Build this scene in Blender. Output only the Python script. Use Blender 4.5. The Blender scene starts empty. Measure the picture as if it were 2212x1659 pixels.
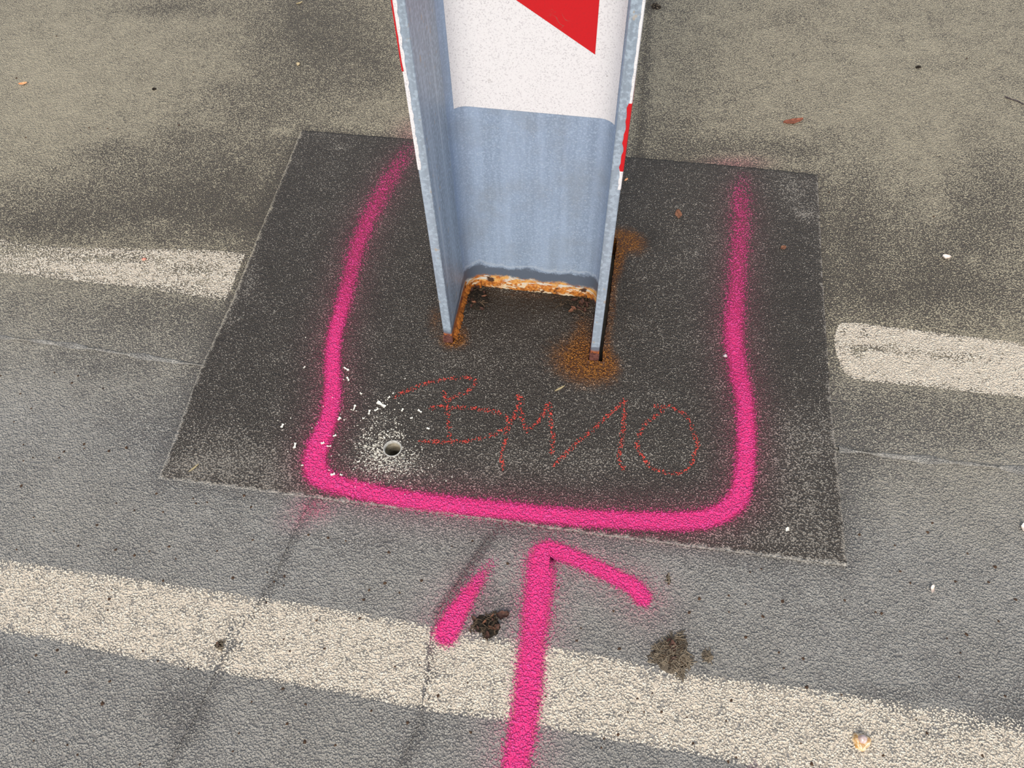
import bpy, math, random
import numpy as np
from mathutils import Vector, Matrix
from mathutils.geometry import delaunay_2d_cdt

random.seed(7); RNG = np.random.default_rng(7)
SC = bpy.context.scene; COL = SC.collection

# ------------------------------------------------------------------ camera
W, H = 2212.0, 1659.0
CX, CY, F = W/2, H/2, 1660.0
CAM_Z = 1.14
_d = np.array([(1143-CX)/F, (1915-CY)/F, 1.0]); _d /= np.linalg.norm(_d)
_up = -_d
_fw = np.array([0, 0, 1.0])-_up*_up[2]; _fw /= np.linalg.norm(_fw)
RW = np.stack([np.cross(_fw, _up), _fw, _up])          # rows: world axes in camera (x right, y down, z forward)
cam_d = bpy.data.cameras.new('camera'); cam = bpy.data.objects.new('camera', cam_d); COL.objects.link(cam)
cam_d.sensor_fit = 'HORIZONTAL'; cam_d.sensor_width = 36.0; cam_d.lens = F/W*36.0
cam_d.clip_start = 0.02; cam_d.clip_end = 200
M3 = RW @ np.diag([1.0, -1.0, -1.0])
mat = Matrix([list(map(float, M3[i]))+[0.0] for i in range(3)]+[[0, 0, 0, 1]])
mat.translation = (0, 0, CAM_Z); cam.matrix_world = mat
SC.camera = cam
SC.view_settings.view_transform = 'Standard'; SC.view_settings.look = 'None'
SC.view_settings.gamma = 1.0; SC.view_settings.use_curve_mapping = False
SC.view_settings.exposure = 0.28

# ------------------------------------------------------------------ light: bright overcast sky and a hazy sun from the front left
world = bpy.data.worlds.new('overcast_sky'); SC.world = world; world.use_nodes = True
wn = world.node_tree; wn.nodes.clear()
wo = wn.nodes.new('ShaderNodeOutputWorld'); wb = wn.nodes.new('ShaderNodeBackground')
wtc = wn.nodes.new('ShaderNodeTexCoord'); wsep = wn.nodes.new('ShaderNodeSeparateXYZ'); wr = wn.nodes.new('ShaderNodeValToRGB')
wn.links.new(wtc.outputs['Generated'], wsep.inputs[0]); wn.links.new(wsep.outputs['Z'], wr.inputs[0])
wr.color_ramp.elements[0].position = 0.0; wr.color_ramp.elements[0].color = (0.50, 0.56, 0.64, 1)
wr.color_ramp.elements[1].position = 0.8; wr.color_ramp.elements[1].color = (0.80, 0.90, 1.04, 1)
wn.links.new(wr.outputs[0], wb.inputs[0]); wb.inputs[1].default_value = 0.66
wn.links.new(wb.outputs[0], wo.inputs[0])
sun_d = bpy.data.lights.new('sun', 'SUN'); sun = bpy.data.objects.new('sun', sun_d); COL.objects.link(sun)
sun_d.energy = 3.3; sun_d.angle = math.radians(28); sun_d.color = (1.0, 0.93, 0.82)
sun.rotation_euler = Vector((-0.20, -1.0, 0.90)).to_track_quat('Z', 'Y').to_euler()

# ------------------------------------------------------------------ pixel <-> place helpers (photo measured once, everything lives in metres)
def at(px, py, z=0.0):
    v = RW @ np.array([(px-CX)/F, (py-CY)/F, 1.0]); s = (z-CAM_Z)/v[2]
    return Vector((v[0]*s, v[1]*s, z))
def at2(p, z=0.0):
    q = at(p[0], p[1], z); return np.array([q.x, q.y])
def photo_xy(P):                                        # ground points (n,2) -> photo coordinates
    P3 = np.column_stack([P, np.full(len(P), -CAM_Z)]); C = P3 @ RW
    c = np.maximum(C[:, 2], 0.05)
    return np.column_stack([C[:, 0]/c*F+CX, C[:, 1]/c*F+CY])

AZ = math.radians(-11.0)
UA = np.array([math.cos(AZ), math.sin(AZ)]); UB = np.array([-math.sin(AZ), math.cos(AZ)])
def ab(P): P = np.asarray(P); return np.column_stack([P @ UA, P @ UB])
def xy(A): A = np.asarray(A); return A[:, :1]*UA + A[:, 1:]*UB

def seg_dist(P, pts, vals=None):
    """distance of P (n,2) to polyline pts (m,2); also interpolated per-point values at the nearest spot."""
    best = np.full(len(P), 1e9); out = None if vals is None else np.zeros((len(P), vals.shape[1]))
    for i in range(len(pts)-1):
        a, b = pts[i], pts[i+1]; d = b-a; L = max(d@d, 1e-12)
        t = np.clip(((P-a)@d)/L, 0, 1); q = P-(a+t[:, None]*d); dd = np.hypot(q[:, 0], q[:, 1])
        m = dd < best; best[m] = dd[m]
        if vals is not None: out[m] = vals[i]*(1-t[m, None])+vals[i+1]*t[m, None]
    return (best, out) if vals is not None else best
def inside(P, poly):
    P = np.asarray(P); x, y = P[:, 0], P[:, 1]; r = np.zeros(len(P), bool); n = len(poly)
    for i in range(n):
        x1, y1 = poly[i]; x2, y2 = poly[(i+1) % n]
        c = (y1 > y) != (y2 > y)
        with np.errstate(divide='ignore', invalid='ignore'):
            r ^= c & (x < (x2-x1)*(y-y1)/(y2-y1+1e-15)+x1)
    return r
def smooth_line(pts, step, closed=False):
    """Catmull-Rom through rows of pts (any columns), sampled about every `step` of the first two columns."""
    pts = np.asarray(pts, float); n = len(pts); out = []
    for i in range(n-1):
        p0, p1, p2, p3 = pts[max(i-1, 0)], pts[i], pts[i+1], pts[min(i+2, n-1)]
        k = max(1, int(np.hypot(*(p2-p1)[:2])/step))
        for j in range(k):
            t = j/k
            out.append(0.5*((2*p1)+(-p0+p2)*t+(2*p0-5*p1+4*p2-p3)*t*t+(-p0+3*p1-3*p2+p3)*t**3))
    out.append(pts[-1]); return np.array(out)

# ------------------------------------------------------------------ mesh helpers
def mesh_obj(name, verts, faces, m, parent=None, smooth=False):
    me = bpy.data.meshes.new(name); me.from_pydata([tuple(map(float, v)) for v in verts], [], [tuple(map(int, f)) for f in faces])
    me.materials.append(m)
    if smooth: me.polygons.foreach_set('use_smooth', [True]*len(me.polygons))
    me.update()
    o = bpy.data.objects.new(name, me); COL.objects.link(o)
    if parent: o.parent = parent
    return o
def set_attr(o, name, arr):
    a = o.data.attributes.new(name, 'FLOAT_COLOR', 'POINT'); a.data.foreach_set('color', np.ascontiguousarray(arr, np.float32).ravel())
def thing(name, loc, rz=0.0):
    o = bpy.data.objects.new(name, None); COL.objects.link(o); o.location = loc; o.rotation_euler = (0, 0, rz); o.empty_display_size = 0.05
    return o
def tag(o, label, cat, group=None):
    o['label'] = label; o['category'] = cat
    if group: o['group'] = group
    return o
def copy_tree(o, parent=None):
    c = o.copy(); COL.objects.link(c)
    if parent: c.parent = parent
    for ch in o.children: copy_tree(ch, c)
    return c

def lin(r, g, b):
    f = lambda c: ((c/255+0.055)/1.055)**2.4 if c > 10 else c/255/12.92
    return (f(r), f(g), f(b), 1.0)

# ------------------------------------------------------------------ node helpers
class NT:
    def __init__(s, name):
        s.m = bpy.data.materials.new(name); s.m.use_nodes = True; s.t = s.m.node_tree; s.t.nodes.clear()
        s.out = s.t.nodes.new('ShaderNodeOutputMaterial'); s.b = s.t.nodes.new('ShaderNodeBsdfPrincipled')
        s.t.links.new(s.b.outputs[0], s.out.inputs[0])
    def n(s, k): return s.t.nodes.new(k)
    def put(s, v, sock):
        if hasattr(v, 'is_output'): s.t.links.new(v, sock)
        else: sock.default_value = v
    def math(s, op, a, b=0.0, c=0.0, clamp=False):
        x = s.n('ShaderNodeMath'); x.operation = op; x.use_clamp = clamp
        for i, v in enumerate((a, b, c)): s.put(v, x.inputs[i])
        return x.outputs[0]
    def rng(s, v, a, b, c=0.0, d=1.0, mode='SMOOTHSTEP'):
        x = s.n('ShaderNodeMapRange'); x.interpolation_type = mode
        for i, q in enumerate((v, a, b, c, d)): s.put(q, x.inputs[i])
        return x.outputs[0]
    def mix(s, f, a, b, mode='MIX'):
        x = s.n('ShaderNodeMix'); x.data_type = 'RGBA'; x.blend_type = mode
        s.put(f, x.inputs[0]); s.put(a, x.inputs[6]); s.put(b, x.inputs[7]); return x.outputs[2]
    def pos(s): return s.n('ShaderNodeNewGeometry').outputs['Position']
    def obj(s): return s.n('ShaderNodeTexCoord').outputs['Object']
    def sep(s, v):
        x = s.n('ShaderNodeSeparateXYZ'); s.put(v, x.inputs[0]); return x.outputs
    def scale(s, v, vec):
        x = s.n('ShaderNodeVectorMath'); x.operation = 'MULTIPLY'; s.put(v, x.inputs[0]); x.inputs[1].default_value = vec; return x.outputs[0]
    def noise(s, v, sc, det=2.0, rough=0.5, dist=0.0):
        x = s.n('ShaderNodeTexNoise'); s.put(v, x.inputs['Vector']); x.inputs['Scale'].default_value = sc
        x.inputs['Detail'].default_value = det; x.inputs['Roughness'].default_value = rough; x.inputs['Distortion'].default_value = dist
        return x.outputs[0]
    def voro(s, v, sc, feat='F1', smooth=0.4):
        x = s.n('ShaderNodeTexVoronoi'); x.feature = feat; s.put(v, x.inputs['Vector']); x.inputs['Scale'].default_value = sc
        if feat == 'SMOOTH_F1': x.inputs['Smoothness'].default_value = smooth
        return x.outputs['Distance']
    def attr(s, name):
        x = s.n('ShaderNodeAttribute'); x.attribute_name = name
        c = s.n('ShaderNodeSeparateColor'); s.t.links.new(x.outputs['Color'], c.inputs[0])
        return c.outputs[0], c.outputs[1], c.outputs[2], x.outputs['Alpha']
    def bump(s, h, dist, strength=1.0):
        x = s.n('ShaderNodeBump'); x.inputs['Strength'].default_value = strength; x.inputs['Distance'].default_value = dist
        s.put(h, x.inputs['Height']); s.t.links.new(x.outputs[0], s.b.inputs['Normal']); return x.outputs[0]
    def fin(s, col, rough=0.8, spec=0.3, metal=0.0, alpha=None):
        s.put(col, s.b.inputs['Base Color']); s.put(rough, s.b.inputs['Roughness']); s.put(spec, s.b.inputs['Specular IOR Level']); s.put(metal, s.b.inputs['Metallic'])
        if alpha is not None: s.put(alpha, s.b.inputs['Alpha'])
        return s.m

GRIT_D = 0.0062
def grit(t, p):
    """height field of the sprinkled grit, 0..1, the same for coating and for the paint lying on it"""
    v = t.voro(p, 330.0, 'SMOOTH_F1', 0.35)
    n1 = t.noise(p, 270.0, 2.0, 0.55); n2 = t.noise(p, 720.0, 1.0, 0.5)
    h = t.math('ADD', t.math('MULTIPLY', t.math('SUBTRACT', 0.62, v), 0.75), t.math('ADD', t.math('MULTIPLY', n1, 0.85), t.math('MULTIPLY', n2, 0.35)))
    h = t.rng(h, 0.55, 1.05, mode='LINEAR')
    big = t.noise(p, 150.0, 1.0, 0.5)                   # coarser orange-peel of the coating under the grit
    return h, t.math('ADD', h, t.math('MULTIPLY', big, 1.0))

def coating_material():
    t = NT('grit_coating'); p = t.pos(); h, hb = grit(t, p)
    dirt, warm, pink, white = t.attr('wear'); rust, plate, dark, black = t.attr('stain')
    n3 = t.noise(p, 14.0, 4.0, 0.6); n4 = t.noise(p, 3.2, 3.0, 0.5); n5 = t.noise(p, 60.0, 3.0, 0.6)
    d = t.math('ADD', dirt, t.math('ADD', t.math('MULTIPLY', t.math('SUBTRACT', n3, 0.5), 0.42), t.math('MULTIPLY', t.math('SUBTRACT', n5, 0.5), 0.40)))
    base = t.mix(warm, lin(180, 176, 170), lin(200, 188, 163))
    base = t.mix(t.math('MULTIPLY', t.math('SUBTRACT', n4, 0.35), 0.5, clamp=True), base, lin(172, 160, 138))
    base = t.mix(plate, base, lin(172, 163, 152))
    low = t.mix(plate, t.mix(warm, lin(106, 102, 99), lin(84, 76, 67)), lin(64, 57, 51))
    cov = t.rng(h, t.math('SUBTRACT', d, 0.33), t.math('ADD', d, 0.33))
    col = t.mix(cov, low, base)
    col = t.mix(dark, col, lin(36, 28, 20))  # wet stain, deepened by painted shade at the post foot
    # drilling dust caught between the grains
    fn = t.noise(p, 330.0, 2.0, 0.6)
    wm = t.rng(t.math('ADD', white, t.math('MULTIPLY', t.math('SUBTRACT', fn, 0.5), 1.5)), 0.52, 0.66)
    col = t.mix(wm, col, lin(226, 220, 205))
    # overspray
    pm = t.math('MULTIPLY', pink, t.math('ADD', 0.15, t.math('MULTIPLY', h, 1.8)), clamp=True)
    col = t.mix(pm, col, lin(236, 60, 128))
    # rust
    rm = t.rng(t.math('ADD', rust, t.math('MULTIPLY', t.math('SUBTRACT', t.noise(p, 130.0, 3.0, 0.6), 0.5), 0.5)), 0.10, 0.95)
    rc = t.mix(h, lin(78, 42, 12), lin(204, 132, 52))
    col = t.mix(t.math('MULTIPLY', rm, t.rng(rust, 0.0, 0.10)), col, rc)
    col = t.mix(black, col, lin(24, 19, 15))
    t.bump(hb, GRIT_D, 1.0)
    return t.fin(col, 0.55, 0.45)

def paint_material(name, col_hi, col_lo, kind):
    t = NT(name); p = t.pos(); h, hb = grit(t, p); den, u, v, _ = t.attr('paint')
    n5 = t.noise(p, 60.0, 3.0, 0.6)
    if kind == 'spray':
        a = t.rng(t.math('ADD', den, t.math('ADD', t.math('MULTIPLY', t.math('SUBTRACT', h, 0.5), 0.55), t.math('MULTIPLY', t.math('SUBTRACT', n5, 0.5), 0.20))), 0.06, 0.92)
        a = t.math('MULTIPLY', a, t.rng(den, 0.0, 0.10))
    elif kind == 'chalk':
        fn = t.noise(p, 260.0, 1.0, 0.5)
        a = t.rng(t.math('ADD', t.math('MULTIPLY', den, 0.67), t.math('ADD', t.math('MULTIPLY', t.math('SUBTRACT', h, 0.5), 0.9), t.math('MULTIPLY', t.math('SUBTRACT', fn, 0.5), 1.4))), 0.50, 0.62)
    else:
        fn = t.noise(p, 300.0, 2.0, 0.55)
        a = t.rng(t.math('ADD', den, t.math('ADD', t.math('MULTIPLY', t.math('SUBTRACT', h, 0.5), 0.75), t.math('ADD', t.math('MULTIPLY', t.math('SUBTRACT', n5, 0.5), 0.8), t.math('MULTIPLY', t.math('SUBTRACT', fn, 0.5), 0.7)))), 0.22, 0.50)
    col = t.mix(t.rng(h, 0.1, 0.8), col_lo, col_hi)
    if kind == 'line':
        col = t.mix(t.rng(t.noise(p, 22.0, 3.0, 0.6), 0.48, 0.78, 0.0, 0.30), col, lin(200, 188, 170))
    t.bump(hb, GRIT_D*{'chalk': 1.0, 'line': 0.65, 'spray': 0.7}[kind], 1.0)
    return t.fin(col, 0.6, 0.35, 0.0, a)

def plain(name, c1, c2, sc=200.0, rough=0.8, bump=0.0, spec=0.3, coord='obj'):
    t = NT(name); p = t.obj(); n = t.noise(p, sc, 3.0, 0.6)
    if bump: t.bump(n, bump, 1.0)
    return t.fin(t.mix(t.rng(n, 0.3, 0.7), c1, c2), rough, spec)

def steel_material():
    t = NT('galvanised_steel'); p = t.obj(); s = t.sep(p)
    st = t.noise(t.scale(p, (60, 60, 3.0)), 1.0, 4.0, 0.6)                 # runs down the zinc
    sp = t.voro(p, 170.0); fl = t.noise(p, 420.0, 2.0, 0.6); lo = t.noise(p, 9.0, 4.0, 0.6)
    base = t.mix(t.rng(st, 0.3, 0.7), lin(140, 157, 181), lin(158, 176, 202))
    base = t.mix(t.rng(t.noise(p, 300.0, 3.0, 0.7), 0.46, 0.66, 0.0, 0.6), base, lin(180, 198, 222))
    base = t.mix(t.rng(lo, 0.45, 0.7, 0.0, 0.5), base, lin(140, 148, 158))
    base = t.mix(t.rng(fl, 0.66, 0.74, 0.0, 0.75), base, lin(205, 212, 218))
    # tide mark, then rust, near the foot
    wob = t.math('ADD', t.math('MULTIPLY', t.math('SUBTRACT', t.noise(p, 22.0, 3.0, 0.6), 0.5), 0.040), t.math('MULTIPLY', t.math('SUBTRACT', fl, 0.5), 0.012))
    z = t.math('ADD', s[2], wob)
    col = t.mix(t.rng(z, 0.052, 0.060), lin(98, 108, 124), base)
    col = t.mix(t.math('MULTIPLY', t.rng(z, 0.058, 0.062, 0.0, 1.0), t.rng(z, 0.066, 0.062, 0.0, 0.5)), col, lin(190, 200, 212))
    rn = t.noise(p, 75.0, 4.0, 0.7)
    rust = t.mix(t.rng(rn, 0.35, 0.62), lin(172, 92, 28), lin(214, 160, 88))
    rust = t.mix(t.rng(t.noise(t.scale(p, (1, 1, 3)), 40.0, 3.0, 0.6), 0.52, 0.60), rust, lin(205, 200, 190))
    rust = t.mix(t.rng(t.noise(p, 33.0, 3.0, 0.6), 0.60, 0.68), rust, lin(70, 45, 30))
    rf = t.rng(z, 0.034, 0.024)
    col = t.mix(rf, col, rust)
    t.bump(t.math('ADD', t.math('MULTIPLY', sp, 0.5), fl), 0.0008, 0.35)
    return t.fin(col, t.math('ADD', 0.46, t.math('MULTIPLY', rf, 0.4)), 0.5, t.math('SUBTRACT', 0.20, t.math('MULTIPLY', rf, 0.20)))

def flange_material():
    t = NT('galvanised_flange'); p = t.obj(); s = t.sep(p)
    st = t.noise(t.scale(p, (80, 80, 1.6)), 1.0, 4.0, 0.6); fl = t.noise(p, 420.0, 2.0, 0.6); sp = t.voro(p, 130.0)
    base = t.mix(t.rng(st, 0.3, 0.7), lin(140, 152, 166), lin(164, 178, 194))
    base = t.mix(t.rng(t.noise(p, 190.0, 2.0, 0.5), 0.46, 0.62, 0.0, 0.6), base, lin(182, 198, 214))
    base = t.mix(t.rng(st, 0.60, 0.72, 0.0, 0.55), base, lin(200, 208, 214))
    base = t.mix(t.rng(t.noise(p, 70.0, 2.0, 0.5), 0.66, 0.72, 0.0, 0.8), base, lin(178, 168, 156))
    wob = t.math('MULTIPLY', t.math('SUBTRACT', t.noise(p, 26.0, 3.0, 0.6), 0.5), 0.030)
    # the stain climbs higher towards the web (local y = 0)
    toe = t.rng(t.math('ABSOLUTE', s[1]), 0.0, 0.15, 0.0, 1.0, 'LINEAR'); zr_ = t.math('ADD', s[2], t.math('MULTIPLY', wob, 0.35))
    z = t.math('ADD', t.math('ADD', s[2], wob), t.math('MULTIPLY', toe, 0.016))
    col = t.mix(t.rng(z, 0.050, 0.060), lin(112, 120, 134), base)
    col = t.mix(t.rng(z, 0.040, 0.034), col, lin(196, 196, 194))
    rn = t.noise(p, 90.0, 4.0, 0.7)
    rust = t.mix(t.rng(rn, 0.35, 0.65), lin(120, 62, 42), lin(196, 112, 40))
    rf = t.rng(zr_, 0.032, 0.024)
    col = t.mix(rf, col, rust)
    t.bump(t.math('ADD', t.math('MULTIPLY', sp, 0.8), fl), 0.0008, 0.4)
    return t.fin(col, t.math('ADD', 0.46, t.math('MULTIPLY', rf, 0.4)), 0.5, t.math('SUBTRACT', 0.20, t.math('MULTIPLY', rf, 0.20)))

def sheet_material(name, c, dirtc, amt):
    t = NT(name); p = t.obj()
    n = t.noise(p, 460.0, 2.0, 0.7); v = t.voro(p, 110.0); k = t.noise(p, 16.0, 3.0, 0.6)
    col = t.mix(t.rng(n, 0.50, 0.72, 0.0, amt), c, dirtc)
    spots = t.math('MULTIPLY', t.rng(v, 0.12, 0.06), t.rng(t.noise(p, 50.0, 1.0, 0.5), 0.68, 0.72))
    col = t.mix(t.math('MULTIPLY', spots, 0.8), col, lin(92, 78, 66))
    crk = t.noise(p, 30.0, 3.0, 0.6, 0.6)
    col = t.mix(t.math('MULTIPLY', t.rng(t.math('ABSOLUTE', t.math('SUBTRACT', crk, 0.5)), 0.006, 0.002), t.rng(k, 0.60, 0.66, 0.0, 0.5)), col, lin(110, 96, 84))
    return t.fin(col, 0.35, 0.5)

MAT_COAT = coating_material()
MAT_PINK = paint_material('pink_spray_paint', lin(255, 80, 162), lin(236, 50, 126), 'spray')
MAT_CHALK = paint_material('red_chalk', lin(242, 92, 78), lin(226, 74, 64), 'chalk')
MAT_LINE = paint_material('road_marking_paint', lin(250, 238, 220), lin(214, 199, 180), 'line')
MAT_STEEL = steel_material(); MAT_FLANGE = flange_material()
MAT_WHITE = sheet_material('white_reflective_sheet', lin(224, 222, 225), lin(176, 172, 178), 0.75)
MAT_RED = sheet_material('red_reflective_sheet', lin(196, 22, 30), lin(176, 28, 34), 0.5)
MAT_CONCRETE = plain('concrete_slab', lin(120, 116, 110), lin(150, 146, 138), 40.0, 0.9, 0.002)
MAT_CORE = plain('drilled_concrete', lin(120, 112, 96), lin(170, 162, 146), 90.0, 0.85, 0.002)
MAT_RIM = plain('drill_rim', lin(186, 184, 178), lin(150, 146, 140), 300.0, 0.6, 0.0005)
def crust_material():
    t = NT('rust_crust'); p = t.obj(); n = t.noise(p, 160.0, 3.0, 0.6)
    col = t.mix(t.rng(n, 0.3, 0.7), lin(122, 66, 24), lin(194, 124, 52))
    col = t.mix(t.rng(t.noise(t.scale(p, (1, 1, 3)), 46.0, 3.0, 0.6), 0.50, 0.60), col, lin(196, 178, 150))
    col = t.mix(t.rng(t.noise(p, 70.0, 2.0, 0.6), 0.60, 0.68), col, lin(74, 44, 26))
    t.bump(n, 0.003, 1.0); return t.fin(col, 0.9, 0.3)
MAT_CRUST = crust_material()
MAT_ORUST = plain('orange_rust', lin(116, 62, 22), lin(186, 112, 44), 150.0, 0.9, 0.003)
MAT_DKRUST = plain('dark_rust', lin(74, 42, 38), lin(108, 68, 60), 200.0, 0.8, 0.002)
MAT_SOIL = plain('dark_soil', lin(18, 14, 10), lin(48, 39, 30), 260.0, 0.95, 0.004)
MAT_MOSS = plain('dry_moss', lin(62, 55, 47), lin(118, 106, 92), 260.0, 0.95, 0.004)
MAT_FIBRE = plain('dry_fibre', lin(92, 82, 70), lin(138, 124, 106), 120.0, 0.9)
MAT_DKFIBRE = plain('dark_fibre', lin(58, 46, 36), lin(96, 80, 64), 120.0, 0.9)
MAT_LEAF = plain('brown_leaf', lin(92, 60, 44), lin(140, 96, 74), 140.0, 0.8, 0.001)
MAT_LEAF2 = plain('dark_leaf', lin(58, 38, 32), lin(92, 62, 52), 140.0, 0.7, 0.001)
MAT_REDBARK = plain('reddish_bark', lin(104, 62, 46), lin(146, 88, 70), 160.0, 0.85, 0.001)
MAT_ORANGE = plain('orange_wood', lin(214, 140, 90), lin(238, 190, 150), 120.0, 0.8)
MAT_STRAW = plain('pale_straw', lin(150, 134, 100), lin(186, 170, 132), 90.0, 0.85)
MAT_CHIP = plain('white_chip', lin(240, 236, 226), lin(214, 206, 192), 300.0, 0.8, 0.0008)
MAT_SHELL = plain('white_pink_shell', lin(246, 238, 230), lin(226, 190, 168), 130.0, 0.35, 0.0006, 0.5)
MAT_PEBBLE = plain('tan_pebble', lin(166, 146, 112), lin(190, 172, 140), 160.0, 0.8, 0.001)
MAT_GREYSTONE = plain('lilac_grey_stone', lin(178, 164, 168), lin(206, 196, 198), 160.0, 0.7, 0.001)
MAT_PINKSTONE = plain('pale_red_stone', lin(214, 130, 112), lin(226, 158, 140), 160.0, 0.8, 0.001)
MAT_TWIG = plain('black_twig', lin(58, 52, 56), lin(84, 76, 76), 120.0, 0.85)
MAT_SPECK = plain('rust_speck', lin(46, 34, 27), lin(86, 64, 48), 300.0, 0.9)
def pearl_material():
    t = NT('amber_pearl'); p = t.obj(); n = t.noise(p, 110.0, 2.0, 0.6, 1.0)
    m = t.fin(t.mix(t.rng(n, 0.35, 0.65), lin(190, 140, 72), lin(236, 212, 176)), 0.28, 0.7); t.b.inputs['Coat Weight'].default_value = 0.6
    t.bump(n, 0.002, 0.5); return m
MAT_PEARL = pearl_material()

# ------------------------------------------------------------------ pigment maps: what has been spilt, worn and sprayed where, plus painted-in shade (metres, from photo measurements)
BRACKET = [(885,318,20,.42),(868,345,24,.55),(835,400,26,.64),(800,465,26,.70),(775,525,25,.74),(757,590,24,.74),(740,660,22,.84),(722,730,20,.95),(718,790,20,1),(718,850,22,1),(708,910,24,1),(688,960,28,1.05),(680,1000,30,1.1),(692,1030,29,1.1),(740,1050,25,1),(850,1074,24,1),(980,1091,24,1),(1100,1103,24,1),(1250,1118,24,1),(1400,1125,25,1.05),(1500,1124,26,1.1),(1560,1107,26,1.1),(1595,1075,26,1.1),(1607,1030,25,1.05),(1612,970,25,1),(1610,880,25,.92),(1595,800,27,.86),(1585,720,27,.86),(1590,640,27,.74),(1595,560,28,.68),(1600,480,28,.63),(1600,420,27,.58),(1605,385,20,.40)]
SHAFT = [(1106,1780,39,1),(1110,1700,38,1),(1116,1640,37,1),(1128,1580,37,1),(1140,1500,38,1),(1147,1420,37,1),(1152,1380,37,.92),(1160,1310,37,1),(1166,1255,38,1),(1172,1205,37,1),(1184,1189,28,1),(1228,1200,24,1),(1280,1223,22,1),(1330,1247,22,1.05),(1366,1266,23,1.1),(1388,1290,24,1.1)]
BARB = [(1062,1215,15,.5),(1033,1255,21,.78),(1003,1300,25,.95),(978,1340,29,1.1),(964,1368,31,1.15)]
def stroke_ground(st, z=0.0):
    out = []
    for (x, y, w, d) in st:
        p = at2((x, y), z); q1 = at2((x+w, y), z); out.append((p[0], p[1], np.hypot(*(q1-p)), d**1.7 if d < 1 else d))
    return np.array(out)

PLATE_H = 0.005
PLATE_PX = [(650,279),(900,300),(1200,322),(1500,350),(1640,362),(1766,376),(1772,470),(1778,600),(1795,860),(1813,1040),(1829,1221),(1500,1180),(1180,1138),(1000,1114),(700,1077),(470,1048),(340,1033),(372,955),(430,800),(500,650),(560,500),(605,390)]
PLATE = np.array([at2(p, PLATE_H) for p in PLATE_PX])

SEAM_L, SEAM_R = at2((0,735)), at2((2212,1015))
SB = float(np.mean(ab([SEAM_L, SEAM_R, at2((430,790)), at2((1815,967))])[:, 1]))
def line_b(pxs):                                         # a(b) of a seam in the strip frame
    q = ab([at2(p) for p in pxs]); i = np.argsort(q[:, 1]); return q[i]
S_UP = line_b([(1376,340),(1383,250),(1392,120),(1402,0)])
S_1 = line_b([(300,1760),(370,1640),(425,1545),(470,1445),(520,1365),(583,1265),(650,1120)])
S_2 = line_b([(830,1720),(868,1645),(905,1560),(922,1480),(930,1390),(945,1320),(1000,1240),(1040,1180),(1082,1128)])
def seam_a(S, b):
    b = np.asarray(b, float); s0 = (S[1, 0]-S[0, 0])/(S[1, 1]-S[0, 1]); s1 = (S[-1, 0]-S[-2, 0])/(S[-1, 1]-S[-2, 1])
    r = np.interp(b, S[:, 1], S[:, 0]); r = np.where(b < S[0, 1], S[0, 0]+(b-S[0, 1])*s0, r); return np.where(b > S[-1, 1], S[-1, 0]+(b-S[-1, 1])*0.2, r)
Z_UL, Z_UR, Z_1, Z_2, Z_3 = 0.0020, 0.0005, 0.0022, 0.0012, 0.0
def floor_z(P):
    A = ab(P); up = A[:, 1] > SB
    z = np.where(up, np.where(A[:, 0] < seam_a(S_UP, A[:, 1]), Z_UL, Z_UR), np.where(A[:, 0] < seam_a(S_1, A[:, 1]), Z_1, np.where(A[:, 0] < seam_a(S_2, A[:, 1]), Z_2, Z_3)))
    return z
POST_C = None
def plate_z(P):
    d = seg_dist(P, np.vstack([PLATE, PLATE[:1]]))
    return PLATE_H + 0.0008*np.sin(P[:, 0]*9.0)*np.cos(P[:, 1]*7.0) + swell(P) - 0.0022*np.exp(-(d/0.008)**2)
def swell(P):
    L = (P-POST_XY) @ np.column_stack([UA, UB])
    dx = np.minimum(np.abs(L[:, 0]-0.138), np.abs(L[:, 0]+0.138)); dy = np.maximum(np.abs(L[:, 1])-0.15, 0)
    d = np.hypot(np.maximum(dx-0.012, 0), dy); return 0.004*np.exp(-(d/0.018)**2)
def zsurf(P):
    P = np.asarray(P, float); return np.where(inside(P, PLATE), plate_z(P), floor_z(P))
def on(px, py, lift=0.0):
    z = 0.0
    for _ in range(3): q = at2((px, py), z); z = float(zsurf(q[None])[0])
    return Vector((q[0], q[1], z+lift))

# post foot: outer toe corners measured in the photo
TL, TR = at2((957,735), PLATE_H), at2((1296,783), PLATE_H)
POST_H, POST_B, TF, TW, RAD = 0.282, 0.300, 0.0155, 0.0085, 0.027
mid = (TL+TR)/2; POST_XY = mid+UB*(POST_B/2)
POST_SC = 1.0

B2 = float(ab([at2((945,1320))])[0, 1])
GB = [stroke_ground(BRACKET, PLATE_H), stroke_ground(SHAFT), stroke_ground(BARB)]
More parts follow.
